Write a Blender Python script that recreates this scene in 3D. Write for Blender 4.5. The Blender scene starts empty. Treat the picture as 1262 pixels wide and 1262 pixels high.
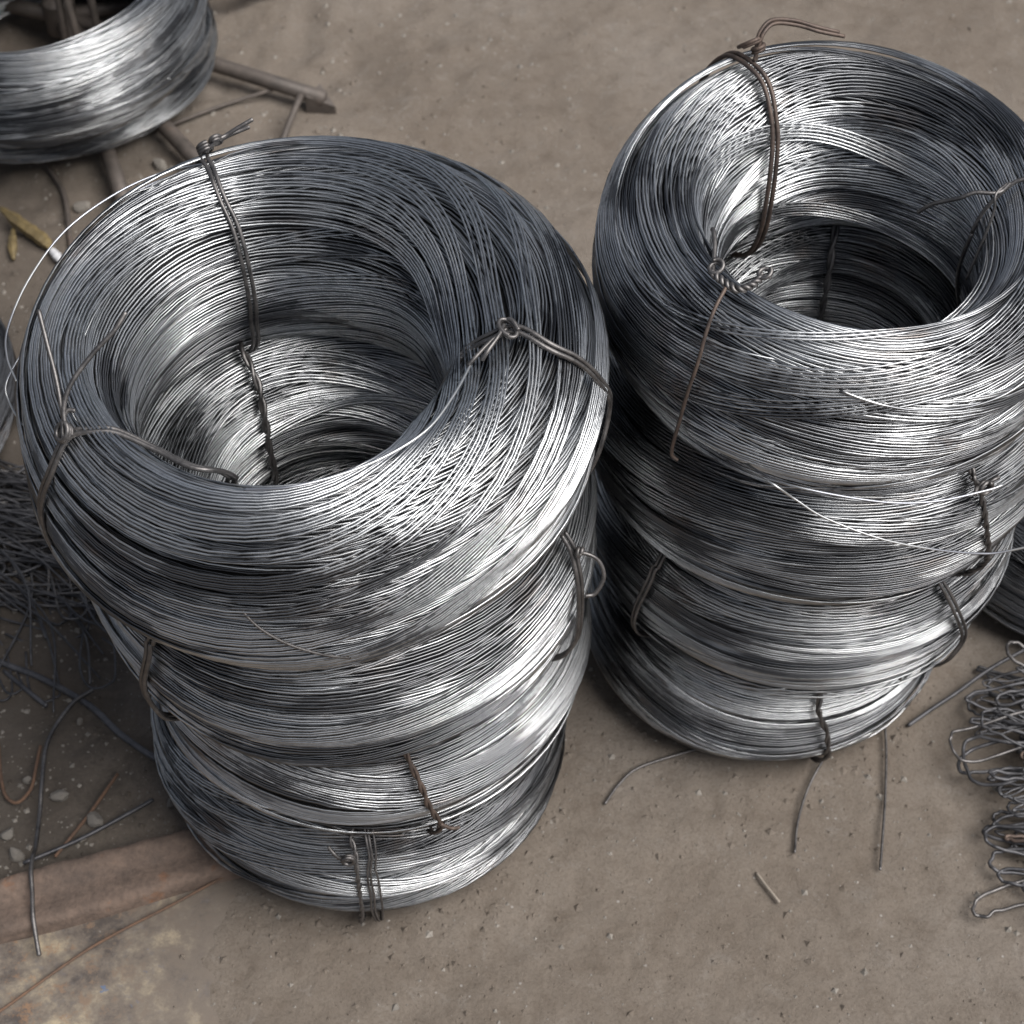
import bpy, math, random
import numpy as np
from mathutils import Vector

# ------------------------------------------------------------------ camera, sky, sun, exposure
scene = bpy.context.scene
cam_d = bpy.data.cameras.new('camera'); cam = bpy.data.objects.new('camera', cam_d)
scene.collection.objects.link(cam); scene.camera = cam
cam.location = (0, 0, 1.92); cam.rotation_euler = (math.radians(41), 0, 0)
cam_d.sensor_width = 36; cam_d.lens = 36*2400/1262; cam_d.clip_start = .02; cam_d.clip_end = 400
cam_d.dof.use_dof = True; cam_d.dof.focus_distance = 1.72; cam_d.dof.aperture_fstop = 10.0

SUN_AZ, SUN_EL = math.radians(118), math.radians(56)      # azimuth from +Y towards +X
world = bpy.data.worlds.new('World'); scene.world = world; world.use_nodes = True
wn = world.node_tree.nodes; wl = world.node_tree.links
sky = wn.new('ShaderNodeTexSky'); sky.sky_type = 'NISHITA'; sky.sun_disc = False
sky.sun_elevation = SUN_EL; sky.sun_rotation = SUN_AZ; sky.dust_density = 3.0; sky.air_density = 1.0; sky.ozone_density = 1.0
wn['Background'].inputs['Strength'].default_value = .055
hs = wn.new('ShaderNodeHueSaturation'); hs.inputs['Saturation'].default_value = .5      # overcast, nearly grey
wl.new(sky.outputs[0], hs.inputs['Color']); wl.new(hs.outputs[0], wn['Background'].inputs['Color'])
sun_d = bpy.data.lights.new('sun', 'SUN'); sun = bpy.data.objects.new('sun', sun_d); scene.collection.objects.link(sun)
sun_d.energy = 3.0; sun_d.angle = math.radians(46); sun_d.color = (1, .975, .94)
sun.location = (3, 2, 5)
sdir = Vector((math.sin(SUN_AZ)*math.cos(SUN_EL), math.cos(SUN_AZ)*math.cos(SUN_EL), math.sin(SUN_EL)))
sun.rotation_euler = sdir.to_track_quat('Z', 'Y').to_euler()
vs = scene.view_settings
vs.view_transform = 'Standard'; vs.look = 'None'; vs.exposure = .62; vs.gamma = 1; vs.use_curve_mapping = False
scene.cycles.use_denoising = True
scene.cycles.max_bounces = 8

#<<GEO  pure geometry of the coils
TAU = 2*math.pi
WD = 0.0029                                   # winding wire diameter (m)

class CoilShape:
    """A ring of wound wire: superelliptic section swept round, slightly uneven."""
    def __init__(self, c, Ro, a, b, n=2.6, tx=0., ty=0., seed=1, wob=1.0, asym=(0., 0.)):
        self.c = np.array(c, float); self.Ro, self.a, self.b = Ro, a, b
        self.tx, self.ty, self.seed, self.asym = tx, ty, seed, asym
        q = np.linspace(0, TAU, 1601); C, S = np.cos(q), np.sin(q)
        r = a*np.sign(C)*np.abs(C)**(2/n); z = b*np.sign(S)*np.abs(S)**(2/n)
        ds = np.hypot(np.diff(r), np.diff(z)); s = np.concatenate([[0], np.cumsum(ds)])
        self.P = s[-1]; g = np.linspace(0, self.P, 801)
        self.tr, self.tz = np.interp(g, s, r), np.interp(g, s, z)
        dr = np.gradient(self.tr); dz = np.gradient(self.tz)
        dr[0] = dr[-1] = 0.; dz[0] = dz[-1] = 1.
        L = np.hypot(dr, dz); self.nr, self.nz = dz/L, -dr/L; self.g = g
        rg = np.random.RandomState(seed)
        self.h = [(k, rg.uniform(-1, 1, 4)*wob/k, rg.uniform(0, TAU, 4)) for k in (1, 2, 3, 5)]
    def mods(self, p):
        o = np.zeros((4,)+np.shape(p))
        for k, A, ph in self.h:
            for i in range(4): o[i] += A[i]*np.sin(k*p+ph[i])
        return o
    def local(self, p, s, lift=0.):
        p = np.asarray(p, float); s = np.mod(s, self.P)
        r, z = np.interp(s, self.g, self.tr), np.interp(s, self.g, self.tz)
        nr, nz = np.interp(s, self.g, self.nr), np.interp(s, self.g, self.nz)
        m = self.mods(p)
        k = 1+self.asym[0]*np.cos(p)+self.asym[1]*np.sin(p)          # ring thicker on one side
        rr = (self.Ro-self.a*k)+m[0]*.004 + r*k*(1+.05*m[1]) + nr*lift
        zz = z*(1+.04*m[2]) + m[3]*.003 + nz*lift
        x, y = rr*np.cos(p), rr*np.sin(p)
        return np.stack([x, y, zz+self.tx*x+self.ty*y+self.b], -1)
    def normal(self, p, s):
        s = np.mod(s, self.P)
        nr, nz = np.interp(s, self.g, self.nr), np.interp(s, self.g, self.nz)
        return np.stack([nr*np.cos(p), nr*np.sin(p), nz], -1)
    @property
    def base(self): return self.c-np.array([0, 0, self.b])

SH = dict(
 L1=CoilShape((-.184,1.285,.612), .271,.063,.104, n=2.1, tx=.02, ty=.06, seed=11, wob=1.2, asym=(.18, .10)),
 L2=CoilShape((-.169,1.28,.435), .254,.061,.092, n=2.6, tx=-.02, ty=.03, seed=12, wob=1.5),
 L3=CoilShape((-.152,1.28,.268), .236,.068,.097, n=2.6, tx=.015, ty=.01, seed=13, wob=1.5),
 L4=CoilShape((-.170,1.28,.097), .231,.068,.091, n=2.6, seed=14, wob=.8),
 R1=CoilShape((.320,1.455,.617), .238,.056,.100, n=2.1, tx=-.01, ty=.12, seed=15, wob=1.2, asym=(-.05, .10)),
 R2=CoilShape((.330,1.46,.445), .250,.063,.098, n=2.6, tx=.02, ty=.06, seed=16, wob=1.5),
 R3=CoilShape((.320,1.46,.272), .237,.067,.098, n=2.6, tx=-.01, ty=.02, seed=17, wob=1.5),
 R4=CoilShape((.302,1.46,.098), .212,.061,.092, n=2.6, seed=18, wob=.8),
 T1=CoilShape((-.72,2.50,.195), .260,.042,.075, n=2.4, seed=19),
 T2=CoilShape((-.728,2.575,.082), .256,.045,.055, n=2.4, seed=20),
 E1=CoilShape((.738,1.61,.080), .205,.050,.075, n=2.4, seed=21),
 D1=CoilShape((-.86,1.82,.075), .205,.055,.070, n=2.4, seed=22),
)
#GEO>>

# ------------------------------------------------------------------ mesh helpers
COL = scene.collection
class MB:
    """collects tubes / sheets; build() links them as one mesh object"""
    def __init__(self): self.v, self.f3, self.f4, self.at, self.mi, self.n = [], [], [], [], [], 0
    def add(self, v, quads, at=None, mi=0):
        self.v.append(v); self.f4.append(quads+self.n); self.n += len(v)
        self.at.append(np.zeros((len(v), 3)) if at is None else at); self.mi.append(np.full(len(quads), mi))
    def tube(self, P, r, sides=6, N=None, closed=False, at=None, cap=True, mi=0):
        P = np.asarray(P, float); n = len(P)
        T = (np.roll(P, -1, 0)-np.roll(P, 1, 0)) if closed else np.gradient(P, axis=0)
        T /= np.linalg.norm(T, axis=1)[:, None]+1e-12
        if N is None:
            N = np.zeros_like(P); a = np.array([0, 0, 1.]) if abs(T[0, 2]) < .9 else np.array([1., 0, 0])
            for i in range(n):
                a = a-T[i]*a.dot(T[i]); a /= np.linalg.norm(a)+1e-12; N[i] = a
        else:
            N = N-T*(N*T).sum(1)[:, None]; N /= np.linalg.norm(N, axis=1)[:, None]+1e-12
        B = np.cross(T, N); th = np.arange(sides)*TAU/sides
        rr = np.broadcast_to(np.asarray(r, float), (n,))[:, None, None]
        V = P[:, None]+rr*(N[:, None]*np.cos(th)[None, :, None]+B[:, None]*np.sin(th)[None, :, None])
        i = np.arange(n if closed else n-1)[:, None]; j = np.arange(sides)[None]
        i2 = (i+1) % n; j2 = (j+1) % sides
        Q = np.stack([i*sides+j, i*sides+j2, i2*sides+j2, i2*sides+j], -1).reshape(-1, 4)
        A = None if at is None else np.repeat(at, sides, 0)
        V = V.reshape(-1, 3)
        if cap and not closed:
            V = np.concatenate([V, P[:1]-T[:1]*rr[0, 0]*.3, P[-1:]+T[-1:]*rr[-1, 0]*.3])
            if A is not None: A = np.concatenate([A, at[:1], at[-1:]])
            c0, c1 = n*sides, n*sides+1; b = (n-1)*sides
            k = np.arange(sides); k2 = (k+1) % sides
            Q = np.concatenate([Q, np.stack([k2, k, np.full(sides, c0), np.full(sides, c0)], -1), np.stack([b+k, b+k2, np.full(sides, c1), np.full(sides, c1)], -1)])
        self.add(V, Q, A, mi)
    def build(self, name, mats, parent=None, smooth=True, loc=None):
        v = np.concatenate(self.v); q = np.concatenate(self.f4); mi = np.concatenate(self.mi)
        tri = q[:, 2] == q[:, 3]; cnt = np.where(tri, 3, 4)
        loops = q[np.stack([np.ones_like(tri), np.ones_like(tri), np.ones_like(tri), ~tri], -1)]
        me = bpy.data.meshes.new(name)
        me.vertices.add(len(v)); me.vertices.foreach_set('co', v.astype(np.float32).ravel())
        me.loops.add(len(loops)); me.loops.foreach_set('vertex_index', loops.astype(np.int32))
        me.polygons.add(len(q)); st = np.concatenate([[0], np.cumsum(cnt)[:-1]])
        me.polygons.foreach_set('loop_start', st.astype(np.int32))
        me.polygons.foreach_set('loop_total', cnt.astype(np.int32))
        me.polygons.foreach_set('material_index', mi.astype(np.int32))
        me.polygons.foreach_set('use_smooth', np.full(len(q), smooth))
        at = me.attributes.new('lay', 'FLOAT_VECTOR', 'POINT'); at.data.foreach_set('vector', np.concatenate(self.at).astype(np.float32).ravel())
        me.update(calc_edges=True); me.validate()
        for m in (mats if isinstance(mats, (list, tuple)) else [mats]): me.materials.append(m)
        o = bpy.data.objects.new(name, me); COL.objects.link(o)
        if parent: o.parent = parent
        if loc is not None: o.location = loc
        return o

def tag(o, label=None, cat=None, group=None, kind=None):
    if label: o['label'] = label
    if cat: o['category'] = cat
    if group: o['group'] = group
    if kind: o['kind'] = kind
    return o
def empty(name, loc, label=None, cat=None, group=None):
    o = bpy.data.objects.new(name, None); COL.objects.link(o); o.location = loc; o.empty_display_size = .05
    return tag(o, label, cat, group)
def spline(pts, n=12, closed=False):
    """Catmull-Rom through the points"""
    P = np.asarray(pts, float)
    if closed: Q = np.concatenate([P[-1:], P, P[:2]])
    else: Q = np.concatenate([2*P[:1]-P[1:2], P, 2*P[-1:]-P[-2:-1]])
    t = np.linspace(0, 1, n, endpoint=False)[:, None]; out = []
    for i in range(len(Q)-3):
        a, b, c, d = Q[i:i+4]
        out.append(.5*((2*b)+(-a+c)*t+(2*a-5*b+4*c-d)*t**2+(-a+3*b-3*c+d)*t**3))
    out = np.concatenate(out)
    return out if closed else np.concatenate([out, P[-1:]])
def frames(P):
    T = np.gradient(P, axis=0); T /= np.linalg.norm(T, axis=1)[:, None]+1e-12
    N = np.zeros_like(P); a = np.array([.3, .2, 1.])
    for i in range(len(P)):
        a = a-T[i]*a.dot(T[i]); a /= np.linalg.norm(a)+1e-12; N[i] = a
    return T, N, np.cross(T, N)
def pair(mb, P, r, sep=None, pitch=.03, phase=0., sides=8, N=None):
    """two strands laid side by side / twisted about the path"""
    T, N0, B0 = frames(P); L = np.concatenate([[0], np.cumsum(np.linalg.norm(np.diff(P, axis=0), axis=1))])
    if N is not None:
        N0 = N; B0 = np.cross(T, N0)
    sep = r*1.02 if sep is None else sep
    a = phase+TAU*L/pitch if pitch else np.full(len(P), phase)
    o = sep*(np.cos(a)[:, None]*N0+np.sin(a)[:, None]*B0)
    mb.tube(P+o, r, sides); mb.tube(P-o, r, sides)

# ------------------------------------------------------------------ materials
def mat(name):
    m = bpy.data.materials.new(name); m.use_nodes = True
    nt = m.node_tree; b = nt.nodes['Principled BSDF']
    return m, nt.nodes, nt.links, b
def ramp(nodes, stops):
    r = nodes.new('ShaderNodeValToRGB'); e = r.color_ramp.elements
    while len(e) < len(stops): e.new(.5)
    for x, (p, c) in zip(e, stops):
        x.position = p; x.color = (*c, 1) if len(c) == 3 else c
    return r
def noise(nodes, links, vec, scale, detail=4, rough=.55, dist=0.):
    n = nodes.new('ShaderNodeTexNoise'); n.inputs['Scale'].default_value = scale; n.inputs['Detail'].default_value = detail
    n.inputs['Roughness'].default_value = rough; n.inputs['Distortion'].default_value = dist
    if vec is not None: links.new(vec, n.inputs['Vector'])
    return n
def mix(nodes, links, fac, a, b, mode='MIX'):
    m = nodes.new('ShaderNodeMix'); m.data_type = 'RGBA'; m.blend_type = mode
    for s, val in ((m.inputs[0], fac), (m.inputs[6], a), (m.inputs[7], b)):
        if hasattr(val, 'is_output'): links.new(val, s)
        else: s.default_value = val if not isinstance(val, tuple) else (*val, 1)
    return m.outputs[2]
def maprange(nodes, links, v, a, b, c, d):
    m = nodes.new('ShaderNodeMapRange'); links.new(v, m.inputs[0])
    for i, x in enumerate((a, b, c, d)): m.inputs[i+1].default_value = x
    return m.outputs[0]

def steel_wire(name, lo, hi, rlo, rhi, rust=.5, dark=.22):
    m, nd, ln, b = mat(name)
    at = nd.new('ShaderNodeAttribute'); at.attribute_name = 'lay'
    tc = nd.new('ShaderNodeTexCoord')
    st = noise(nd, ln, at.outputs['Vector'], 1.0, 5, .65)               # long streaks along each wire
    fine = noise(nd, ln, at.outputs['Vector'], 7.0, 3, .6)
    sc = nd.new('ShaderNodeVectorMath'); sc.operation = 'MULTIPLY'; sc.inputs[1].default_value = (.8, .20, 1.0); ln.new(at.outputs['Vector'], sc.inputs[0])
    pa = noise(nd, ln, sc.outputs[0], 1.0, 2, .5)                         # strand by strand noise that staggers the painted reflection patches
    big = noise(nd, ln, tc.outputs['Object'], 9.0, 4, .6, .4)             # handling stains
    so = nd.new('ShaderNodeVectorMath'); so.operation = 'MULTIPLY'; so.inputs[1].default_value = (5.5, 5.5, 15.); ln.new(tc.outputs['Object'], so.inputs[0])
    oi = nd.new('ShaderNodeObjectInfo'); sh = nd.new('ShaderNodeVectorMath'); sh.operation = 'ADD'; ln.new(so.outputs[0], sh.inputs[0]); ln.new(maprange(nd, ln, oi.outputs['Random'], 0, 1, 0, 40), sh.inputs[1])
    br = noise(nd, ln, sh.outputs[0], 1.0, 2, .5)                         # broad dark patches, reflections painted into the colour, staggered edge
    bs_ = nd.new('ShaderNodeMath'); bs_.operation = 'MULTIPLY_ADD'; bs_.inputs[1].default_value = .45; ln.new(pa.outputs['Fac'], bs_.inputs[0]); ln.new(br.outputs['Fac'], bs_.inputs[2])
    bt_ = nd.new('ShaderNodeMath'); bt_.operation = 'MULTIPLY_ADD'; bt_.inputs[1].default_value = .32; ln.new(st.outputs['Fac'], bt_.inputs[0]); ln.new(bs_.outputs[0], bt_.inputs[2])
    r = ramp(nd, [(.28, lo), (.52, tuple((x+y)/2 for x, y in zip(lo, hi))), (.74, hi)])
    ln.new(st.outputs['Fac'], r.inputs[0])
    c1 = mix(nd, ln, maprange(nd, ln, fine.outputs['Fac'], .45, .8, 0, .35), r.outputs[0], tuple(x*.55 for x in lo))
    c1 = mix(nd, ln, maprange(nd, ln, bt_.outputs[0], .89, .945, 0, .78), c1, (dark*.28, dark*.29, dark*.33))  # dark reflection blotches mixed into the base colour
    rm = nd.new('ShaderNodeMath'); rm.operation = 'MULTIPLY'
    ln.new(maprange(nd, ln, big.outputs['Fac'], .56, .74, 0, rust), rm.inputs[0]); ln.new(maprange(nd, ln, st.outputs['Fac'], .42, .62, 0, 1), rm.inputs[1])
    c1 = mix(nd, ln, 1.0, c1, maprange(nd, ln, oi.outputs['Random'], 0, 1, .80, 1.08), 'MULTIPLY')      # each coil its own tone
    c2 = mix(nd, ln, rm.outputs[0], c1, (.22, .15, .105))
    ln.new(c2, b.inputs['Base Color'])
    b.inputs['Metallic'].default_value = 1.0
    ro = nd.new('ShaderNodeMath'); ro.operation = 'ADD'
    ln.new(maprange(nd, ln, st.outputs['Fac'], .3, .7, rhi, rlo), ro.inputs[0]); ln.new(maprange(nd, ln, big.outputs['Fac'], .4, .75, 0, .08), ro.inputs[1])
    ln.new(ro.outputs[0], b.inputs['Roughness'])
    return m
M = {}
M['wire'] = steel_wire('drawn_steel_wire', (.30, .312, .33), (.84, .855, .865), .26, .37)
M['lit_wire'] = steel_wire('lit_steel_wire', (.50, .51, .52), (.72, .73, .74), .36, .46, rust=.1, dark=1.4)  # coil wire for loose turns, highlight painted in as a lighter base colour
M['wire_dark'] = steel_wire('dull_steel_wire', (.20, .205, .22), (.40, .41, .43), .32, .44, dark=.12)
def plain(name, c0, c1, scale, metal, rough, bump=.2, c2=None):
    m, nd, ln, b = mat(name); tc = nd.new('ShaderNodeTexCoord')
    n = noise(nd, ln, tc.outputs['Object'], scale, 6, .65); n2 = noise(nd, ln, tc.outputs['Object'], scale*6, 3, .6)
    st = [(.3, c0), (.62, c1)] + ([(.75, c2)] if c2 else [])
    r = ramp(nd, st); ln.new(n.outputs['Fac'], r.inputs[0])
    c = mix(nd, ln, maprange(nd, ln, n2.outputs['Fac'], .4, .8, 0, .5), r.outputs[0], tuple(x*.5 for x in c0))
    ln.new(c, b.inputs['Base Color']); b.inputs['Metallic'].default_value = metal
    ln.new(maprange(nd, ln, n.outputs['Fac'], .3, .7, rough-.1, rough+.12), b.inputs['Roughness'])
    bp = nd.new('ShaderNodeBump'); bp.inputs['Strength'].default_value = bump; bp.inputs['Distance'].default_value = .002
    ln.new(n2.outputs['Fac'], bp.inputs['Height']); ln.new(bp.outputs[0], b.inputs['Normal'])
    return m
M['tie'] = plain('annealed_tie_wire', (.10, .096, .097), (.22, .208, .204), 40, .9, .48)
M['tie_rust'] = plain('rusting_tie_wire', (.075, .06, .055), (.15, .11, .09), 40, .5, .55)
M['core'] = plain('gap_shade_core', (.012, .012, .013), (.03, .03, .032), 60, .6, .55)  # filler body inside the winding, shade between wires painted as near-black
M['pipe'] = plain('rusty_pipe', (.075, .066, .06), (.135, .112, .098), 12, .35, .6, .3, (.30, .14, .07))
M['rust'] = plain('orange_rust', (.095, .060, .043), (.17, .098, .062), 40, .1, .8, .4)
M['stone'] = plain('grey_stone', (.15, .135, .118), (.28, .255, .225), 30, 0, .9, .6)
M['black_wire'] = plain('black_iron_wire', (.05, .05, .056), (.13, .128, .135), 30, .6, .5)
M['bar'] = plain('rust_brown_bar', (.085, .062, .050), (.175, .125, .098), 26, 0, .85, .9, (.22, .105, .055))
M['yellow'] = plain('yellow_scrap', (.09, .068, .035), (.19, .14, .06), 30, 0, .6)
M['straw'] = plain('dry_straw', (.20, .17, .14), (.29, .25, .21), 30, 0, .8)
M['white'] = plain('pale_tip', (.5, .5, .52), (.6, .6, .62), 30, 0, .5)

# ------------------------------------------------------------------ ground
_G = {}
def vnoise(x, y, f, seed):
    if seed not in _G: _G[seed] = np.random.RandomState(seed).rand(128, 128)
    G = _G[seed]
    X, Y = x*f+37.3, y*f+11.7; i, j = np.floor(X).astype(int), np.floor(Y).astype(int); u, v = X-i, Y-j
    u, v = u*u*(3-2*u), v*v*(3-2*v); g = lambda a, b: G[a % 128, b % 128]
    return (g(i, j)*(1-u)*(1-v)+g(i+1, j)*u*(1-v)+g(i, j+1)*(1-u)*v+g(i+1, j+1)*u*v)-.5
def ground_z(x, y):
    x, y = np.asarray(x, float), np.asarray(y, float)
    fade = np.clip(1.6-np.hypot(x, y-2)/8, 0, 1)
    z = .010*vnoise(x, y, 2.2, 1)+.006*vnoise(x, y, 6, 2)+.0045*vnoise(x, y, 15, 3)+.0030*vnoise(x, y, 38, 4)+.0016*vnoise(x, y, 90, 5)
    u_, v_ = x*.80+y*.60, -x*.60+y*.80                                       # drag marks
    z = z-.0035*np.clip(vnoise(u_*.35, v_, 16, 41)-.22, 0, 1)*3-.002*np.clip(vnoise(v_*.3, u_, 26, 42)-.25, 0, 1)*3
    z = z+.0022*vnoise(x, y, 60, 43)*np.clip(vnoise(x, y, 3, 44)*3+.5, 0, 1)
    far = np.clip((y-1.85)/.5, 0, 1)*np.clip((-x+.1)/.35, 0, 1)              # scuffed soil round the stand
    z = z+far*(.02*vnoise(x, y, 9, 6)+.010*vnoise(x, y, 24, 7))
    lf = np.clip((-x-.36)/.1, 0, 1)*np.clip((y-1.12)/.1, 0, 1)
    z = z+lf*(.010*vnoise(x, y, 18, 8)+.006*vnoise(x, y, 50, 9))
    pl = np.clip((-x-.25)/.12, 0, 1)*np.clip((1.255+.304*x-y)/.03, 0, 1)               # soil worn thin over the sunk plate
    return (z-.001-pl*.006)*fade
xs = np.concatenate([-np.geomspace(1.3, 60, 24)[::-1], np.linspace(-1.25, 1.25, 310), np.geomspace(1.3, 60, 24)])
ys = np.concatenate([.6-np.geomspace(.05, 60, 24)[::-1], np.linspace(.6, 3.3, 330), 3.3+np.geomspace(.05, 60, 24)])
X, Y = np.meshgrid(xs, ys, indexing='ij'); Z = ground_z(X, Y); nx, ny = X.shape
I = (np.arange(nx-1)[:, None]*ny+np.arange(ny-1)[None]).reshape(-1)
mb = MB(); mb.add(np.stack([X, Y, Z], -1).reshape(-1, 3), np.stack([I, I+ny, I+ny+1, I+1], -1))
m, nd, ln, b = mat('packed_dirt'); tc = nd.new('ShaderNodeTexCoord'); V = tc.outputs['Object']
n1 = noise(nd, ln, V, 2.2, 5, .6); n2 = noise(nd, ln, V, 26, 10, .74, .4); n3 = noise(nd, ln, V, 260, 5, .75)
r1 = ramp(nd, [(.3, (.150, .123, .100)), (.5, (.188, .158, .131)), (.72, (.224, .195, .168))]); ln.new(n1.outputs['Fac'], r1.inputs[0])
c = mix(nd, ln, maprange(nd, ln, n2.outputs['Fac'], .50, .72, 0, .7), r1.outputs[0], (.115, .090, .070))
c = mix(nd, ln, maprange(nd, ln, n2.outputs['Fac'], .44, .28, 0, .55), c, (.27, .245, .22))
c = mix(nd, ln, maprange(nd, ln, n3.outputs['Fac'], .48, .70, 0, .6), c, (.095, .078, .063))
vo = nd.new('ShaderNodeTexVoronoi'); vo.inputs['Scale'].default_value = 110; ln.new(V, vo.inputs['Vector'])
sx = nd.new('ShaderNodeSeparateColor'); ln.new(vo.outputs['Color'], sx.inputs[0])
mk = nd.new('ShaderNodeMath'); mk.operation = 'MULTIPLY'
ln.new(maprange(nd, ln, vo.outputs['Distance'], .12, .22, 1, 0), mk.inputs[0]); ln.new(maprange(nd, ln, sx.outputs[0], .94, .99, 0, .6), mk.inputs[1])
c = mix(nd, ln, mk.outputs[0], c, (.42, .40, .38))                               # pale grit trodden in
sp = nd.new('ShaderNodeSeparateXYZ'); ln.new(V, sp.inputs[0])
# oily black soil where scrap wire has lain, left of the stacks
gm = nd.new('ShaderNodeMath'); gm.operation = 'MULTIPLY'
wob = nd.new('ShaderNodeMath'); wob.operation = 'ADD'; ln.new(sp.outputs[0], wob.inputs[0]); ln.new(maprange(nd, ln, n2.outputs['Fac'], .3, .7, -.12, .12), wob.inputs[1])
ln.new(maprange(nd, ln, wob.outputs[0], -.36, -.52, 0, .72), gm.inputs[0]); yb = nd.new('ShaderNodeMath'); yb.operation = 'MULTIPLY_ADD'; ln.new(sp.outputs[0], yb.inputs[0]); yb.inputs[1].default_value = -.304; ln.new(sp.outputs[1], yb.inputs[2])
ln.new(maprange(nd, ln, yb.outputs[0], 1.235, 1.265, 0, 1), gm.inputs[1])
g2 = nd.new('ShaderNodeMath'); g2.operation = 'MULTIPLY'; ln.new(gm.outputs[0], g2.inputs[0]); ln.new(maprange(nd, ln, sp.outputs[1], 1.9, 2.5, 1, .25), g2.inputs[1])
c = mix(nd, ln, g2.outputs[0], c, (.060, .050, .042))
ln.new(c, b.inputs['Base Color']); b.inputs['Roughness'].default_value = .92; b.inputs['Specular IOR Level'].default_value = .25
bp = nd.new('ShaderNodeBump'); bp.inputs['Strength'].default_value = .8; bp.inputs['Distance'].default_value = .005
n4 = noise(nd, ln, V, 75, 10, .78, .3); ln.new(n4.outputs['Fac'], bp.inputs['Height']); ln.new(bp.outputs[0], b.inputs['Normal'])
M['dirt'] = m
tag(mb.build('ground', m), 'packed brown dirt of the yard', kind='structure')

# ------------------------------------------------------------------ coils of wire
def winding(c, name, parent, segs=64, sides=5, dens=1.0, mats=None, d=WD, sweep=(.12, None)):
    """wire laid in levels; inside a level all turns follow one smooth drift, so they run side by side and never cut
    through each other; the upper levels are bands of turns that cross the lay below"""
    rg = np.random.RandomState(c.seed*7+3); mb = MB(); P = c.P
    def field(a1, a2, a3, q0=None):
        ph = rg.uniform(0, TAU, 5)
        if q0 is not None: ph[0], ph[2] = -q0, -2*q0
        k = TAU/P
        return lambda p, s: a1*np.sin(p+ph[0])+min(.3*a1, .004)*np.sin(p+ph[1]+k*s)+a2*np.sin(2*p+ph[2])+min(.4*a2, .003)*np.sin(2*p+ph[3]+k*s)+a3*np.sin(3*p+ph[4])
    def lumps():
        A = rg.uniform(0, TAU, 4); k = TAU/P
        B = rg.uniform(0, TAU, 6); m_ = (1, 2, 1, 3, 2, 5); n_ = (4, -6, 9, -3, 12, 7); a_ = (.55, .45, .40, .35, .28, .15)
        return lambda p, s: d*sum(a_[i]*np.sin(m_[i]*p+B[i]+k*n_[i]*s+.8*np.sin(p+B[i-1])) for i in range(6))
    H = lumps(); L = []                                      # level: (field, lift, [(start, turns, pitch)])
    def lay(cover, nlo, nhi, plo, phi_, gaps, s_lo=0., s_hi=1.):
        out, s = [], s_lo*P
        while s < s_hi*P:
            n = rg.randint(nlo, nhi); pt = d*rg.uniform(plo, phi_)
            if rg.rand() < cover: out.append((s, n, pt))
            s += n*pt+rg.choice(gaps)*d
        return out
    F0 = field(.004, .002, .001)
    L.append((F0, -2.9*d, lay(.9, 8, 22, 1.12, 1.30, (0, .5)), 40, 4))
    L.append((field(.008, .004, .001), -1.95*d, lay(.86, 3, 14, 1.10, 1.30, (.4, 1, 2, 3)), min(segs, 56), sides))
    L.append((field(.016, .006, .002), -1.0*d, lay(.72, 2, 11, 1.08, 1.30, (.4, 1.2, 2.5, 4), -.15, .82), segs, sides))
    L.append((field(.022*dens, .008, .003), -.03*d, lay(.55*dens, 2, 10, 1.05, 1.20, (.5, 2, 4, 6), -.12, .72), segs, sides))
    L.append((field(.026, .010, .003), .94*d, lay(.34, 2, 8, 1.04, 1.16, (1, 3, 6), -.12, .62), segs, sides))
    L.append((field(*(sweep[2] if len(sweep) > 2 else (.024, .010, .003)), sweep[1]), 1.9*d, lay(sweep[0], 4, 13, 1.01, 1.06, (1, 3, 5), -.12, .40), segs, sides))
    gi = 0
    for F, lift0, groups, sg_, sd_ in L:
        for s0, n, pt in groups:
            gi += 1; N = int(n*sg_); t = np.arange(N+1)/sg_*TAU; p = rg.uniform(0, TAU)+t
            ph = rg.uniform(0, TAU, 6); s1 = s0+pt*t/TAU
            sv = s1+F(p, s1)+.10*d*(np.sin(1.37*t+ph[0])+.8*np.sin(3.61*t+ph[1])+.5*np.sin(7.3*t+ph[2]))
            lift = lift0+H(p, sv)+.05*d*np.sin(2.63*t+ph[3])
            e = np.minimum(t, t[-1]-t); lift -= np.clip(1-e/.30, 0, 1)**2*(lift0+3.6*d)       # ends tuck under
            at = np.stack([p*c.Ro*4, sv/d, np.full(N+1, gi*1.37)], -1)
            mb.tube(c.local(p, sv, lift), d*.405, sd_, c.normal(p, sv), at=at)
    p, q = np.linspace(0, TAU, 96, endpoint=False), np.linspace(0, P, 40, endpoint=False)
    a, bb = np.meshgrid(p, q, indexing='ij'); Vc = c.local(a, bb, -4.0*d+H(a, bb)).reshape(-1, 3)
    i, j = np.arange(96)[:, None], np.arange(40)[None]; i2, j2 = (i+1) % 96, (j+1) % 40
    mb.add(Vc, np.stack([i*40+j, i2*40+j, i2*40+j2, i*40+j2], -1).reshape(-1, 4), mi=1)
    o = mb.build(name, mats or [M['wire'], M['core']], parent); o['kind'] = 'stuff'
    return o

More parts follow.
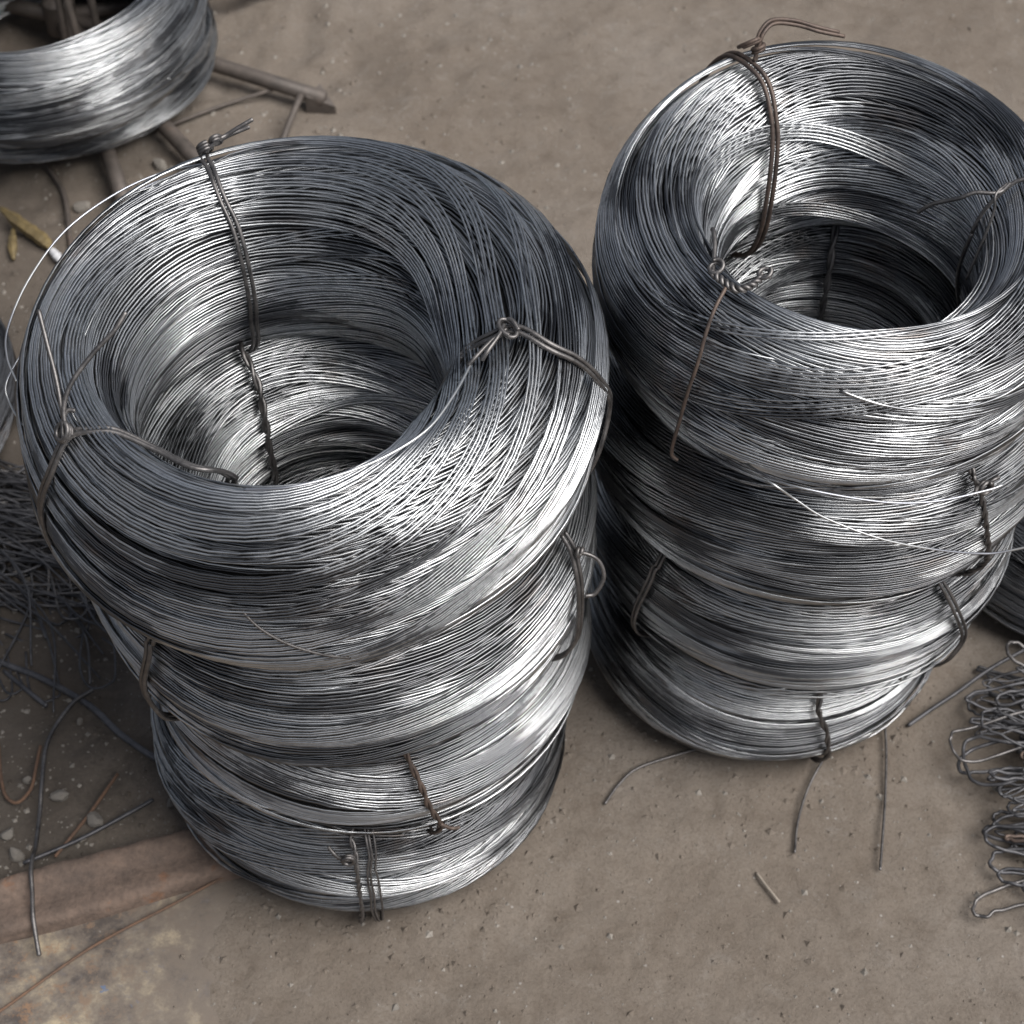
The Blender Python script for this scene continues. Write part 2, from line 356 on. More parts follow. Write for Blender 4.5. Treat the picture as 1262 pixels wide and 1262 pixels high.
def path_on(c, pts, n=10):
    """(phi, section fraction, lift) control points -> smooth local path that hugs the coil"""
    q = np.array([(p[0], p[1], (p[2]+.004) if len(p) > 2 else .0075) for p in pts])
    q[:, 0] = np.unwrap(q[:, 0])
    for i in range(1, len(q)):
        while q[i, 1]-q[i-1, 1] > .5: q[i:, 1] -= 1
        while q[i, 1]-q[i-1, 1] < -.5: q[i:, 1] += 1
    q = spline(q, n)
    return c.local(q[:, 0], q[:, 1]*c.P, q[:, 2])
def basis(c, p, s):
    o = c.local(p, s*c.P, .0075); t = c.local(p+.01, s*c.P, .0075)-o; t /= np.linalg.norm(t)
    n = c.normal(np.array(p), s*c.P); n = n-t*n.dot(t); n /= np.linalg.norm(n); return o, t, np.cross(n, t), n
def loop_round(c, vis, r=.0021, twist=None, strands=2, parent=None, name='tie_wire', m=None, extra=None, sides=8):
    """a tie that follows the given visible points and closes round the hidden side of the section"""
    q = np.array([(v[0], v[1]) for v in vis]); q[:, 0] = np.unwrap(q[:, 0])
    for i in range(1, len(q)):
        while q[i, 1]-q[i-1, 1] > .5: q[i:, 1] -= 1
        while q[i, 1]-q[i-1, 1] < -.5: q[i:, 1] += 1
    sg = 1 if q[-1, 1] > q[0, 1] else -1; rest = 1-abs(q[-1, 1]-q[0, 1]); k = max(2, int(rest/.06))
    f = np.arange(1, k)/k
    hid = np.stack([q[-1, 0]+(q[0, 0]-q[-1, 0])*f, q[-1, 1]+sg*rest*f], -1)
    pts = np.concatenate([q, hid]); pts = np.concatenate([pts, np.full((len(pts), 1), .0072)], 1)
    end = pts[:1].copy(); end[0, 1] += sg; pts = np.concatenate([pts, end])
    pp = spline(pts, 8); tt = np.linspace(0, 1, len(pp)); pp[:, 0] += .006*np.sin(tt*23+q[0, 0]*9)+.004*np.sin(tt*51+q[0, 1]*30); P = c.local(pp[:, 0], pp[:, 1]*c.P, pp[:, 2]); N = c.normal(pp[:, 0], pp[:, 1]*c.P)
    mb = MB()
    if strands == 1: mb.tube(P, r, sides)
    else:
        rg = np.random.RandomState(int(abs(q[0, 0])*1000) % 9999)
        if twist: pair(mb, P, r, pitch=twist)
        else:
            T = np.gradient(P, axis=0); T /= np.linalg.norm(T, axis=1)[:, None]; B = np.cross(T, N)
            w = (1.04+.35*np.abs(np.sin(np.linspace(0, 9, len(P))+rg.rand()*6)))[:, None]*r
            mb.tube(P+B*w, r, sides); mb.tube(P-B*w+N*r*.4, r, sides)
    if extra: extra(mb)
    return mb.build(name, m or M['tie'], parent)
def knot_at(c, p, s, spec, r=.0021):
    """returns a function adding free wires given in (tangent, section, normal) coordinates at a point of the coil"""
    o, t, u, n = basis(c, p, s)
    def f(mb):
        for kind, pts, *kw in spec:
            P = np.array([o+t*a+u*b_+n*h for a, b_, h in pts])
            if kind == 'wire': mb.tube(spline(P, 10), kw[0] if kw else r, 8)
            else: pair(mb, spline(P, 14), r, pitch=kw[0] if kw else .010)
    return f
def ring(cx, cy, cz, R, turns=1.3, tilt=(0, 0), ph=0., rise=.004):
    """small curl of wire as (t,u,n) points"""
    th = np.linspace(0, TAU*turns, int(14*turns)+2)+ph
    return [(cx+R*math.cos(a)+tilt[0]*R*math.sin(a), cy+R*math.sin(a), cz+rise*(a-ph)/TAU+tilt[1]*R*math.sin(a)) for a in th]

def coil_thing(key, label, group, **kw):
    c = SH[key]; e = empty('wire_coil', c.base, label, 'wire coil', group); winding(c, 'winding', e, **kw)
    return c, e
GL, GR = 'coils of the stack in front', 'coils of the stack with the rusty hanging tie'
GL, GR = 'coils stacked in the nearer stack', 'coils stacked in the farther stack'

def free_wire(c, e, name, pts, r, m='lit_wire', n=14, world=True):
    P = spline(np.array(pts)-(c.base if world else 0), n); mb = MB()
    L = np.concatenate([[0], np.cumsum(np.linalg.norm(np.diff(P, axis=0), axis=1))])
    mb.tube(P, r, 7, at=np.stack([L*4, L*0+5, L*0], -1)); return mb.build(name, M[m], e)
TR = .0022
# ---- nearer stack
c, e = coil_thing('L1', 'topmost coil of the nearer stack, wide hole showing, tied by three twisted tie wires', GL, sweep=(.6, 5.45, (.040, .016, .004)))
# knot standing on the far rim, two cut ends to the right
loop_round(c, [(2.05,.19),(2.065,.22),(2.08,.252),(2.101,.308),(2.101,.362),(2.094,.435),(2.098,.515),(2.098,.55)], TR, parent=e,
    extra=knot_at(c, 2.055, .205, [('wire', ring(-.002, -.004, .004, .0065, 2.3, (0, .5), 0, .003)),
      ('wire', ring(-.013, .002, .010, .0055, 1.6, (.2, .7), 1.0, .003)),
      ('wire', [(0,0,.004),(-.012,.004,.012),(-.024,.003,.014),(-.036,.008,.018),(-.052,.012,.022)]),
      ('wire', [(0,-.003,.006),(-.014,0,.010),(-.028,-.004,.012),(-.040,-.004,.013),(-.050,-.002,.014)])]))
# knot on the near shoulder with two long ends standing up like a V
loop_round(c, [(4.38,.37),(4.30,.30),(4.10,.30),(3.90,.275),(3.822,.238),(3.77,.205),(3.78,.132),(3.70,.0),(3.714,.925)], TR*1.05, parent=e,
    extra=knot_at(c, 3.775, .208, [('wire', ring(.0, .0, .004, .0075, 2.2, (0, .4), .5, .003)),
      ('wire', [(.006,-.006,.004),(-.004,.004,.010),(-.010,.014,.012),(-.006,.020,.010)]),
      ('wire', [(0,.002,.006),(-.012,.012,.014),(-.034,.028,.026),(-.056,.042,.038),(-.079,.0565,.050)]),
      ('wire', [(.002,.002,.006),(-.010,.014,.016),(-.018,.034,.024),(-.022,.066,.028),(-.022,.092,.030),(-.026,.110,.032)])]))
# knot on the crest over the side towards the other stack, an eye and a folded end
loop_round(c, [(5.80,.45),(5.88,.395),(6.02,.342),(6.074,.295),(6.102,.262),(6.067,.215),(6.091,.165),(6.144,.09),(6.213,.987)], TR*1.05, parent=e,
    extra=knot_at(c, 6.10, .268, [('wire', ring(-.004, -.002, .006, .008, 1.5, (.5, .4), .3, .002)),
      ('wire', [(-.002,0,.005),(-.016,.010,.007),(-.032,.022,.005),(-.040,.030,.001)]),
      ('wire', [(0,.002,.008),(-.014,.004,.010),(-.030,.012,.008),(-.036,.018,.002)]),
      ('wire', [(.006,.010,.004),(.004,-.004,.010),(-.006,-.012,.007)])]))
mb = MB(); mb.tube(path_on(c, [(4.55,.05,.000),(4.60,.02,.003),(4.674,.985,.004),(4.78,.945,.004),(4.873,.912,.003)]), .0013, 7); mb.build('loose_end', M['tie'], e)
free_wire(c, e, 'loose_turn', [(-.292,1.504,.710),(-.341,1.494,.705),(-.385,1.467,.7),(-.428,1.425,.69),(-.455,1.367,.68),(-.467,1.312,.67),(-.463,1.279,.665),(-.451,1.253,.66)], .0011)
free_wire(c, e, 'loose_turn', [(-.292,1.5,.71),(-.348,1.485,.7),(-.391,1.447,.695),(-.418,1.408,.685),(-.435,1.356,.675),(-.449,1.306,.66),(-.467,1.273,.64),(-.464,1.256,.63),(-.445,1.225,.63),(-.422,1.205,.63)], .0011)
# a turn sagging across the hole
free_wire(c, e, 'loose_turn', [(-0.222, 1.072, 0.715), (-0.181, 1.069, 0.722), (-0.139, 1.084, 0.722), (-0.103, 1.105, 0.722), (-0.071, 1.135, 0.722), (-0.05, 1.177, 0.72), (-0.033, 1.228, 0.715)], .0014)

c, e = coil_thing('L2', 'second coil from the top of the nearer stack, shaded behind a bent tie end', GL)
loop_round(c, [(2.129,.19),(2.20,.26),(2.265,.348),(2.325,.413),(2.34,.45)], TR, parent=e, twist=.05)
loop_round(c, [(4.03,.12),(4.018,.09),(3.965,.982),(3.979,.893)], TR*1.1, parent=e)
loop_round(c, [(5.90,.17),(5.882,.14),(5.86,.095),(5.83,.03)], TR, parent=e,
    extra=knot_at(c, 5.87, .12, [('wire', [(0,.010,.002),(.004,.006,.012),(.006,-.006,.020),(.002,-.024,.020),(-.008,-.036,.010),(-.014,-.034,.002)]), ('wire', ring(0, .012, .006, .004, 1.4, (0, .5)))]))
mb = MB(); pair(mb, path_on(c, [(1.95,.19,.008),(1.80,.235,.012),(1.66,.29,.008)]), .0015, pitch=.02); mb.build('tie_wire', M['tie'], e)
c, e = coil_thing('L3', 'third coil down in the nearer stack, crossed by one twisted brown tie', GL)
loop_round(c, [(4.89,.21),(4.911,.17),(4.96,.09),(5.01,.01),(5.054,.92)], TR*.85, parent=e, twist=.055, m=M['tie_rust'],
    extra=knot_at(c, 5.054, .925, [('wire', [(0,.004,.003),(.010,-.004,.008),(.018,-.004,.010)])]))
loop_round(c, [(1.44,.21),(1.428,.235),(1.396,.285),(1.39,.33)], TR, parent=e)
c, e = coil_thing('L4', 'bottom coil of the nearer stack, resting on dirt beside the rusty bar', GL)
loop_round(c, [(4.735,.16),(4.742,.13),(4.747,.095),(4.747,.945)], TR*.7, parent=e, twist=.03,
    extra=knot_at(c, 4.742, .12, [('wire', ring(-.006, 0, .004, .006, 1.5, (0, .4))), ('wire', [(0,0,.004),(-.012,.002,.008),(-.020,.010,.010),(-.026,.016,.006)])]))
loop_round(c, [(4.80,.24),(4.80,.202),(4.807,.13),(4.81,.10)], TR*.6, parent=e)
loop_round(c, [(4.835,.09),(4.835,.065),(4.838,.883)], TR*.55, strands=1, parent=e)

# ---- farther stack
c, e = coil_thing('R1', 'topmost coil of the farther stack, tie curled above rim and bright wire springing loose', GR, sweep=(.12, 4.9))
loop_round(c, [(2.08,.21),(2.066,.248),(2.049,.295),(2.09,.355),(2.16,.422),(2.20,.502),(2.20,.54)], TR*1.1, parent=e, m=M['tie_rust'],
    extra=knot_at(c, 2.035, .25, [('wire', ring(.002, -.010, .016, .0105, 1.25, (0, .9), .4, .003)),
      ('wire', ring(-.006, -.006, .008, .006, 1.6, (.2, .6), 0, .004)),
      ('wire', [(0,0,.003),(-.004,-.006,.016),(-.012,-.012,.026),(-.026,-.014,.032),(-.046,-.004,.030),(-.064,.010,.024),(-.084,.020,.016)]),
      ('wire', [(.002,0,.003),(-.006,-.004,.018),(-.014,-.008,.027),(-.028,-.010,.030),(-.048,.000,.026),(-.066,.014,.020),(-.088,.024,.012)])]))
mb = MB()
knot_at(c, 3.92, .252, [('twist', [(-.011,0,.005),(0,-.002,.006),(.012,-.002,.006),(.022,.0,.007),(.027,.012,.008),(.025,.030,.008)], .013),
      ('wire', ring(.026, .030, .009, .0055, 1.2, (0, .4))), ('wire', ring(-.010, .004, .007, .006, 1.3, (0, .4), 1.)),
      ('wire', [(-.010,0,.006),(-.020,.012,.008),(-.032,.026,.011),(-.044,.037,.012),(-.052,.046,.002)])])(mb)
mb.build('tie_wire', M['tie'], e)
mb = MB(); mb.tube(path_on(c, [(3.94,.262,.004),(3.965,.25,.008),(3.99,.228,.009),(4.021,.135,.008),(4.01,.06,.008),(3.99,.978,.009),(3.965,.91,.012),(3.965,.89,.014),(3.985,.88,.013)]), .0019, 8); mb.build('tie_tail', M['tie_rust'], e)
loop_round(c, [(.06,.42),(.08,.35),(.10,.30),(.105,.27),(.12,.15)], TR, parent=e, strands=1,
    extra=knot_at(c, .10, .30, [('wire', [(.0,0,.002),(-.010,.012,.012),(-.004,.030,.022),(-.002,.046,.024),(.010,.072,.020),(.016,.090,.012)]), ('wire', [(0,.002,.004),(-.012,.014,.014),(-.022,.024,.004),(-.036,.05,-.014),(-.050,.08,-.035)], .0015)]))
mb = MB(); mb.tube(path_on(c, [(4.6,.15,.000),(4.9,.12,.003),(5.3,.10,.004),(5.7,.12,.000)]), .0014, 7); mb.build('loose_turn', M['wire'], e)
p0 = lambda a, f: tuple(c.local(a, f*c.P, -.002)+c.base)
free_wire(c, e, 'loose_turn', [p0(4.18,.90), (0.233, 1.19, 0.595), (0.26, 1.181, 0.579), (0.292, 1.175, 0.558), (0.356, 1.173, 0.528), (0.442, 1.194, 0.486), (0.503, 1.228, 0.454), (.66,1.36,.34)], .0012)
free_wire(c, e, 'loose_turn', [p0(4.25,.92), (0.252, 1.188, 0.592), (0.333, 1.176, 0.582), (0.387, 1.181, 0.576), (0.438, 1.197, 0.573), (0.455, 1.204, 0.573)], .0013)

c, e = coil_thing('R2', 'second coil from the top of the farther stack, knotted tie at its side', GR)
loop_round(c, [(1.42,.26),(1.428,.30),(1.459,.38),(1.484,.543)], TR, parent=e, twist=.06, m=M['black_wire'])
loop_round(c, [(5.24,.16),(5.26,.13),(5.323,.012),(5.39,.89)], TR*.85, parent=e, twist=.035,
    extra=knot_at(c, 5.255, .14, [('wire', ring(0, 0, .005, .006, 2.2, (0, .5))), ('wire', [(0,0,.004),(-.010,.004,.010),(-.016,.001,.014)]), ('wire', [(0,0,.004),(.010,.004,.010),(.018,.004,.010)])]))
c, e = coil_thing('R3', 'third coil down in the farther stack, held by two short plain ties', GR)
loop_round(c, [(3.90,.12),(3.892,.088),(3.843,.995),(3.79,.88)], TR*.85, parent=e)
loop_round(c, [(5.31,.16),(5.32,.132),(5.372,.065),(5.438,.97)], TR*.85, parent=e)
c, e = coil_thing('R4', 'bottom coil of the farther stack, loose wire ends trailing on the dirt', GR)
loop_round(c, [(4.89,.09),(4.908,.06),(4.96,.992),(5.0,.92)], TR*.85, parent=e, twist=.06)
mb = MB()
for dp in (0, .035): mb.tube(path_on(c, [(5.37+dp,.15,.002),(5.375+dp,.135,.005),(5.385+dp,.105,.004),(5.39+dp,.09,.001)]), .0022, 7)
mb.tube(path_on(c, [(5.35,.13,.005),(5.39,.125,.006),(5.44,.115,.005)]), .002, 7); mb.build('tie_wire', M['tie'], e)
for pts in ([(0.244,1.302,.012),(0.221,1.296,.005),(0.151,1.270,.005),(0.125,1.247,.004),(0.107,1.220,.003)], [(0.382,1.311,.02),(0.375,1.294,.012),(0.352,1.257,.006),(0.337,1.225,.004),(0.326,1.190,.004),(0.320,1.155,.004)], [(0.444,1.345,.02),(0.443,1.327,.010),(0.440,1.288,.006),(0.432,1.231,.004),(0.423,1.181,.004),(0.414,1.133,.003)]):
    free_wire(c, e, 'loose_end', pts, .0016, 'tie')

# ---- coils on the reel stand, coil at the frame edge, dark coil
GT = 'coils lying on the reel stand'
coil_thing('T1', 'upper coil on the rusty pipe stand', GT, segs=52, sides=4, d=.0036)
coil_thing('T2', 'lower coil resting on the rusty pipe legs of the stand', GT, segs=52, sides=4, d=.0036)
coil_thing('E1', 'coil half hidden behind the farther stack, above the looped wire bundle', None, segs=44, sides=4, mats=[M['wire_dark'], M['core']])
coil_thing('D1', 'dark coil peeking out behind the nearer stack, above the tangled black wire', None, segs=44, sides=4, mats=[M['wire_dark'], M['core']])

# ------------------------------------------------------------------ reel stand of rusty pipe
def gz(x, y): return float(ground_z(x, y))
hub = np.array([-.733, 2.684, .060])
st = empty('reel_stand', (hub[0], hub[1], 0), 'low reel stand of rusty pipes spread under the far coils', 'reel stand')
def bar_part(name, pts, r, m, parent, org, sides=12, n=4):
    mb = MB(); mb.tube(spline(np.array(pts, float)-np.array(org), n), r, sides); return mb.build(name, M[m], parent)
O = (hub[0], hub[1], 0)
for q in ([(-0.296,2.512,.026)], [(-0.429,2.284,.025)], [(-0.572,2.241,.02)], [(-0.381,2.833,.03)], [(-1.040,2.829,.03)]):
    a = bar_part('leg', [hub, *q], .0125, 'pipe', st, O)
mb = MB(); th = np.linspace(0, TAU, 24, endpoint=False)
for z0, z1, R in ((.02, .075, .026),):
    P = np.array([hub+(0, 0, z0-.045), hub+(0, 0, z0-.044), hub+(0, 0, z1-.045), hub+(0, 0, z1-.044)])-np.array(O); mb.tube(P, R, 20)
mb.build('hub', M['pipe'], st)
# wedge-shaped foot at the end of the leg
mb = MB(); f0 = np.array([-.296, 2.512, .010])-np.array(O); dr = np.array([.85, -.52, 0]); dr /= np.linalg.norm(dr); sd = np.array([-dr[1], dr[0], 0])
V = np.array([f0-dr*.022+sd*.022+(0,0,-.012), f0-dr*.022-sd*.022+(0,0,-.012), f0+dr*.022+(0,0,-.012), f0-dr*.022+sd*.02+(0,0,.024), f0-dr*.022-sd*.02+(0,0,.024), f0+dr*.020+(0,0,.008)])
mb.add(V, np.array([[0,1,4,3],[0,3,5,2],[1,2,5,4],[3,4,5,5],[0,2,1,1]])); mb.build('foot', M['pipe'], st, smooth=False)
bar_part('brace', [(-0.331,2.495,.045),(-0.348,2.438,.03),(-0.365,2.368,.012)], .0055, 'pipe', st, O, 8)
bar_part('tie_rod', [(-0.547,2.445,.020),(-0.466,2.500,.018),(-0.364,2.547,.024)], .003, 'pipe', st, O, 8)
for (x, y, dx, dy) in ((-.71,2.60,0,.015),(-.683,2.585,-.04,.05),(-.66,2.615,-.012,.025),(-.58,2.635,.015,.02)):
    bar_part('upright', [(x,y,.04),(x+dx*.5,y+dy*.5,.20),(x+dx,y+dy,.36)], .0065, 'pipe', st, O, 10)
mb = MB(); V = np.array([(-0.692,2.633,.05),(-0.660,2.653,.05),(-0.629,2.593,.05),(-0.661,2.577,.05)])-np.array(O)
V = np.concatenate([V, V+(0,0,.012)]); mb.add(V, np.array([[3,2,1,0],[4,5,6,7],[0,1,5,4],[1,2,6,5],[2,3,7,6],[3,0,4,7]])); mb.build('cross_plate', M['pipe'], st, smooth=False)

# ------------------------------------------------------------------ scrap on the ground, nearer side
# half-round rusty bar
bs = empty('steel_bar', (-.454, 1.107, 0), 'long rust-brown steel bar under the bottom coil of the nearer stack', 'steel bar')
mb = MB(); A = np.array([-.866, .989]); Bq = np.array([-.244, 1.178]); dv = (Bq-A)/np.linalg.norm(Bq-A); sd = np.array([-dv[1], dv[0]])
prof = [(-.034, -.01), (-.0335, .010), (-.030, .0165), (-.024, .018), (-.012, .0165), (-.002, .0155), (.006, .017), (.014, .0245), (.022, .028), (.029, .026), (.0335, .018), (.035, -.01)]
N = 60; rows = []
for i in range(N):
    t = i/(N-1); c0 = A+(Bq-A)*t
    rows.append([(*(c0+sd*(w*(1+.05*math.sin(t*13))+.002*math.sin(t*9))-np.array([-.454, 1.107])), h+.0010*math.sin(t*31+w*90)+.0012*math.sin(t*83+w*300)) for w, h in prof])
V = np.array(rows).reshape(-1, 3); k = len(prof); i, j = np.arange(N-1)[:, None], np.arange(k-1)[None]
mb.add(V, np.stack([i*k+j, (i+1)*k+j, (i+1)*k+j+1, i*k+j+1], -1).reshape(-1, 4)); mb.build('bar_body', M['bar'], bs)
# plate sunk in the dirt
m, nd, ln, b = mat('worn_painted_plate'); tc = nd.new('ShaderNodeTexCoord'); V_ = tc.outputs['Object']
n1 = noise(nd, ln, V_, 16, 10, .75, .1); n2 = noise(nd, ln, V_, 40, 9, .78); n3 = noise(nd, ln, V_, 46, 6, .65)
r1 = ramp(nd, [(.38, (.065, .054, .048)), (.46, (.125, .102, .085)), (.53, (.18, .15, .118)), (.64, (.34, .28, .195))]); ln.new(n1.outputs['Fac'], r1.inputs[0])
c_ = mix(nd, ln, maprange(nd, ln, n2.outputs['Fac'], .54, .64, 0, .8), r1.outputs[0], (.30, .155, .07))
c_ = mix(nd, ln, maprange(nd, ln, n2.outputs['Fac'], .45, .33, 0, .7), c_, (.13, .12, .12))
c_ = mix(nd, ln, maprange(nd, ln, n3.outputs['Fac'], .665, .69, 0, .8), c_, (.085, .13, .22))
sx_ = nd.new('ShaderNodeSeparateXYZ'); ln.new(V_, sx_.inputs[0]); ad_ = nd.new('ShaderNodeMath'); ad_.operation = 'ADD'; ln.new(sx_.outputs[0], ad_.inputs[0]); ln.new(maprange(nd, ln, n2.outputs['Fac'], .3, .7, -.16, .16), ad_.inputs[1])
c_ = mix(nd, ln, maprange(nd, ln, ad_.outputs[0], .13, .29, 0, .95), c_, (.138, .114, .094))          # trodden dirt creeping over it
ln.new(c_, b.inputs['Base Color']); b.inputs['Roughness'].default_value = .75
bp = nd.new('ShaderNodeBump'); bp.inputs['Strength'].default_value = .5; bp.inputs['Distance'].default_value = .002; ln.new(n2.outputs['Fac'], bp.inputs['Height']); ln.new(bp.outputs[0], b.inputs['Normal'])
M['plate'] = m
mb = MB(); gx, gy = np.linspace(-1.0, -.22, 90), np.linspace(.59, 1.17, 70); X, Y = np.meshgrid(gx, gy, indexing='ij')
Zp = -.0042+.0012*vnoise(X, Y, 12, 31)-np.clip((X+.33)/.12, 0, 1)*.008
I = (np.arange(89)[:, None]*70+np.arange(69)[None]).reshape(-1)
mb.add(np.stack([X+.6, Y-.85+.304*(X+.244)+.03, Zp], -1).reshape(-1, 3), np.stack([I, I+70, I+71, I+1], -1))
tag(mb.build('steel_plate', M['plate'], loc=(-.6, .85, 0)), 'rusty steel plate with blue paint flecks sunk in the dirt beside the bar', 'steel plate')

def ground_wire(name, label, cat, pts, r, m, group=None, sides=8, n=10):
    pts = np.array(pts, float); o = np.array([pts[:, 0].mean(), pts[:, 1].mean(), 0]); mb = MB(); mb.tube(spline(pts-o, n), r, sides)
    return tag(mb.build(name, M[m], loc=o), label, cat, group)
ground_wire('rusty_rod', 'thin rusty rod lying across the painted plate', 'rod', [(-0.612,0.910,.002),(-0.545,0.963,.002),(-0.461,1.036,.002),(-0.374,1.091,.003),(-0.320,1.126,.004)], .0016, 'rust')
ground_wire('loose_wire', 'long blue-grey wire lying over the rust-brown bar', 'wire', [(-0.504,1.375,.012),(-0.526,1.352,.014),(-0.546,1.299,.014),(-0.543,1.236,.015),(-0.541,1.205,.010),(-0.537,1.155,.016),(-0.534,1.133,.031),(-0.532,1.113,.0335),(-0.528,1.09,.028),(-0.524,1.065,.0235),(-0.520,1.047,.015),(-0.514,1.025,.006)], .0026, 'tie')
ground_wire('iron_rod', 'dark curved iron rod half sunk in the black soil', 'rod', [(-0.670,1.449,.008),(-0.625,1.420,.008),(-0.571,1.396,.008),(-0.506,1.355,.008),(-0.462,1.313,.007),(-0.414,1.279,.005),(-0.384,1.266,.003)], .0042, 'black_wire')
ground_wire('bent_wire', 'orange rusty wire bent into a U at the frame edge', 'wire', [(-0.606,1.301,.006),(-0.595,1.255,.008),(-0.584,1.227,.008),(-0.569,1.219,.008),(-0.557,1.238,.008),(-0.556,1.266,.008),(-0.556,1.298,.006)], .0021, 'rust')
ground_wire('rusty_rod', 'short straight rusty rod on the soil above the bar', 'rod', [(-0.460,1.260,.005),(-0.486,1.204,.005),(-0.516,1.149,.005)], .0021, 'rust')
ground_wire('stick', 'thin black stick on the soil next to the bar', 'stick', [(-0.414,1.224,.006),(-0.442,1.204,.006),(-0.493,1.170,.006),(-0.550,1.140,.006)], .0024, 'black_wire')
ground_wire('iron_rod', 'short dark rod end near the tangled black wire', 'rod', [(-0.618,1.408,.006),(-0.584,1.378,.006),(-0.558,1.357,.004)], .003, 'black_wire')
ground_wire('straw', 'dry pale straw on open dirt in front of the farther stack', 'straw', [(0.275,1.129,.003),(0.284,1.113,.003),(0.297,1.092,.003)], .0018, 'straw')
ground_wire('twig', 'thin curved twig on soil behind the nearer stack', 'twig', [(-0.719,2.374,.01),(-0.677,2.293,.01),(-0.647,2.166,.008),(-0.610,2.071,.006)], .004, 'pipe')
# crumpled yellow scrap with a pale tip
ys_ = empty('plastic_scrap', (-.711, 2.198, 0), 'crumpled yellow scrap with a pale tip on the soil', 'scrap')
def blob(mb, path, w, h, seed):
    P = spline(np.array(path, float), 6); rg = np.random.RandomState(seed); mb.tube(P, w*(.85+.3*rg.rand(len(P)))*np.sin(np.linspace(.35, 2.8, len(P))), 6)
mb = MB(); blob(mb, [(-.055,.06,.016),(-.02,.02,.022),(.02,-.015,.020),(.035,-.03,.014)], .011, .01, 3); mb.build('wrapper', M['yellow'], ys_, smooth=False)
mb = MB(); blob(mb, [(-.03,.02,.012),(-.025,-.02,.010),(-.02,-.045,.008)], .007, .01, 5); mb.build('flap', M['yellow'], ys_, smooth=False)
mb = MB(); blob(mb, [(.030,-.025,.014),(.045,-.045,.013),(.052,-.055,.012)], .007, .01, 4); mb.build('tip', M['white'], ys_)

# ------------------------------------------------------------------ tangled black wire beside the nearer stack
def tangle(org, ext, n, seed, ang, r, label):
    rg = np.random.RandomState(seed); e = empty('wire_tangle', (*org, 0), label, 'wire tangle')
    mb = MB(); mb2 = MB()
    for k in range(n):
        x0, y0 = rg.uniform(-ext[0], ext[0]), rg.uniform(-ext[1], ext[1]); a = ang+rg.normal(0, .18); L = rg.uniform(.25, .60)
        z = .006+.045*rg.rand()*max(0, 1-(x0/ext[0])**2)*max(0, 1-(y0/ext[1])**2); m_ = 6; P = []
        cv = rg.normal(0, .9)
        for i in range(m_):
            t = i/(m_-1)-.5; aa = a+cv*t
            P.append((x0+L*t*math.cos(aa)+rg.normal(0, .003), y0+L*t*math.sin(aa)+rg.normal(0, .003), max(.004, z*(1-2.4*t*t)+rg.normal(0, .006))))
        if rg.rand() < .6:                                        # hair-pin end
            d = np.array(P[-1])-np.array(P[-2]); d /= np.linalg.norm(d)+1e-9; s_ = np.array([-d[1], d[0], 0])*rg.choice([-1, 1])
            q = np.array(P[-1]); R = rg.uniform(.01, .022); P += [tuple(q+d*R+s_*R*.6), tuple(q+d*R*.9+s_*R*1.7), tuple(q-d*R*.6+s_*R*2.1), tuple(q-d*.06+s_*R*1.6)]
        (mb if k % 6 else mb2).tube(spline(P, 7), r*rg.uniform(.8, 1.2), 6)
    for o in (mb.build('black_strands', M['black_wire'], e), mb2.build('grey_strands', M['tie'], e)): o['kind'] = 'stuff'
tangle((-.68, 1.625), (.16, .11), 170, 5, -.22, .0015, 'flat tangle of black wire on the soil beside the nearer stack')

# ------------------------------------------------------------------ bundle of looped tie wires at the frame edge
lb = empty('wire_bundle', (.636, 1.252, 0), 'bundle of loosely looped dark tie wires on dirt by the frame edge', 'wire bundle')
rg = np.random.RandomState(8)
def hairpin(tip, back, w, z0, z1, seed, r=.0022, m='tie'):
    q = np.random.RandomState(seed); t, b_ = np.array([*tip, z0]), np.array([*back, z1]); d = b_-t; d /= np.linalg.norm(d); s_ = np.array([-d[1], d[0], 0])
    L = np.linalg.norm(b_-t); w *= q.uniform(.8, 1.3); P = []; a1, a2, a3, a4 = q.uniform(0, 6.3, 4)
    for sg, fs in ((1, (1, .8, .6, .45, .3, .2, .12, .075, .04, .018, .005)), (-1, (0, .005, .018, .04, .075, .12, .2, .32, .47, .62, .8, 1))):
        for f in fs:
            o = w*math.sqrt(max(0, 1-(1-min(f/.09, 1))**2))*(1-.45*f+.30*math.sin(6*f+a1+sg))
            cl = min(f*4, 1)*.016*math.sin(4.5*f+a2)
            P.append(t+(b_-t)*f+s_*(sg*o+cl)+np.array([0, 0, .010*math.sin(6*f+a3+sg*.8)*min(f*5, 1)]))
    P = np.array(P)+q.normal(0, .0007, (len(P), 3)); P[:, 2] = np.maximum(P[:, 2], .004)
    mb = MB(); mb.tube(spline(P-np.array([.636, 1.252, 0]), 5), r*q.uniform(.8, 1.05), 7); mb.build('wire_loop', M['black_wire' if seed % 4 and m == 'tie' else m], lb)
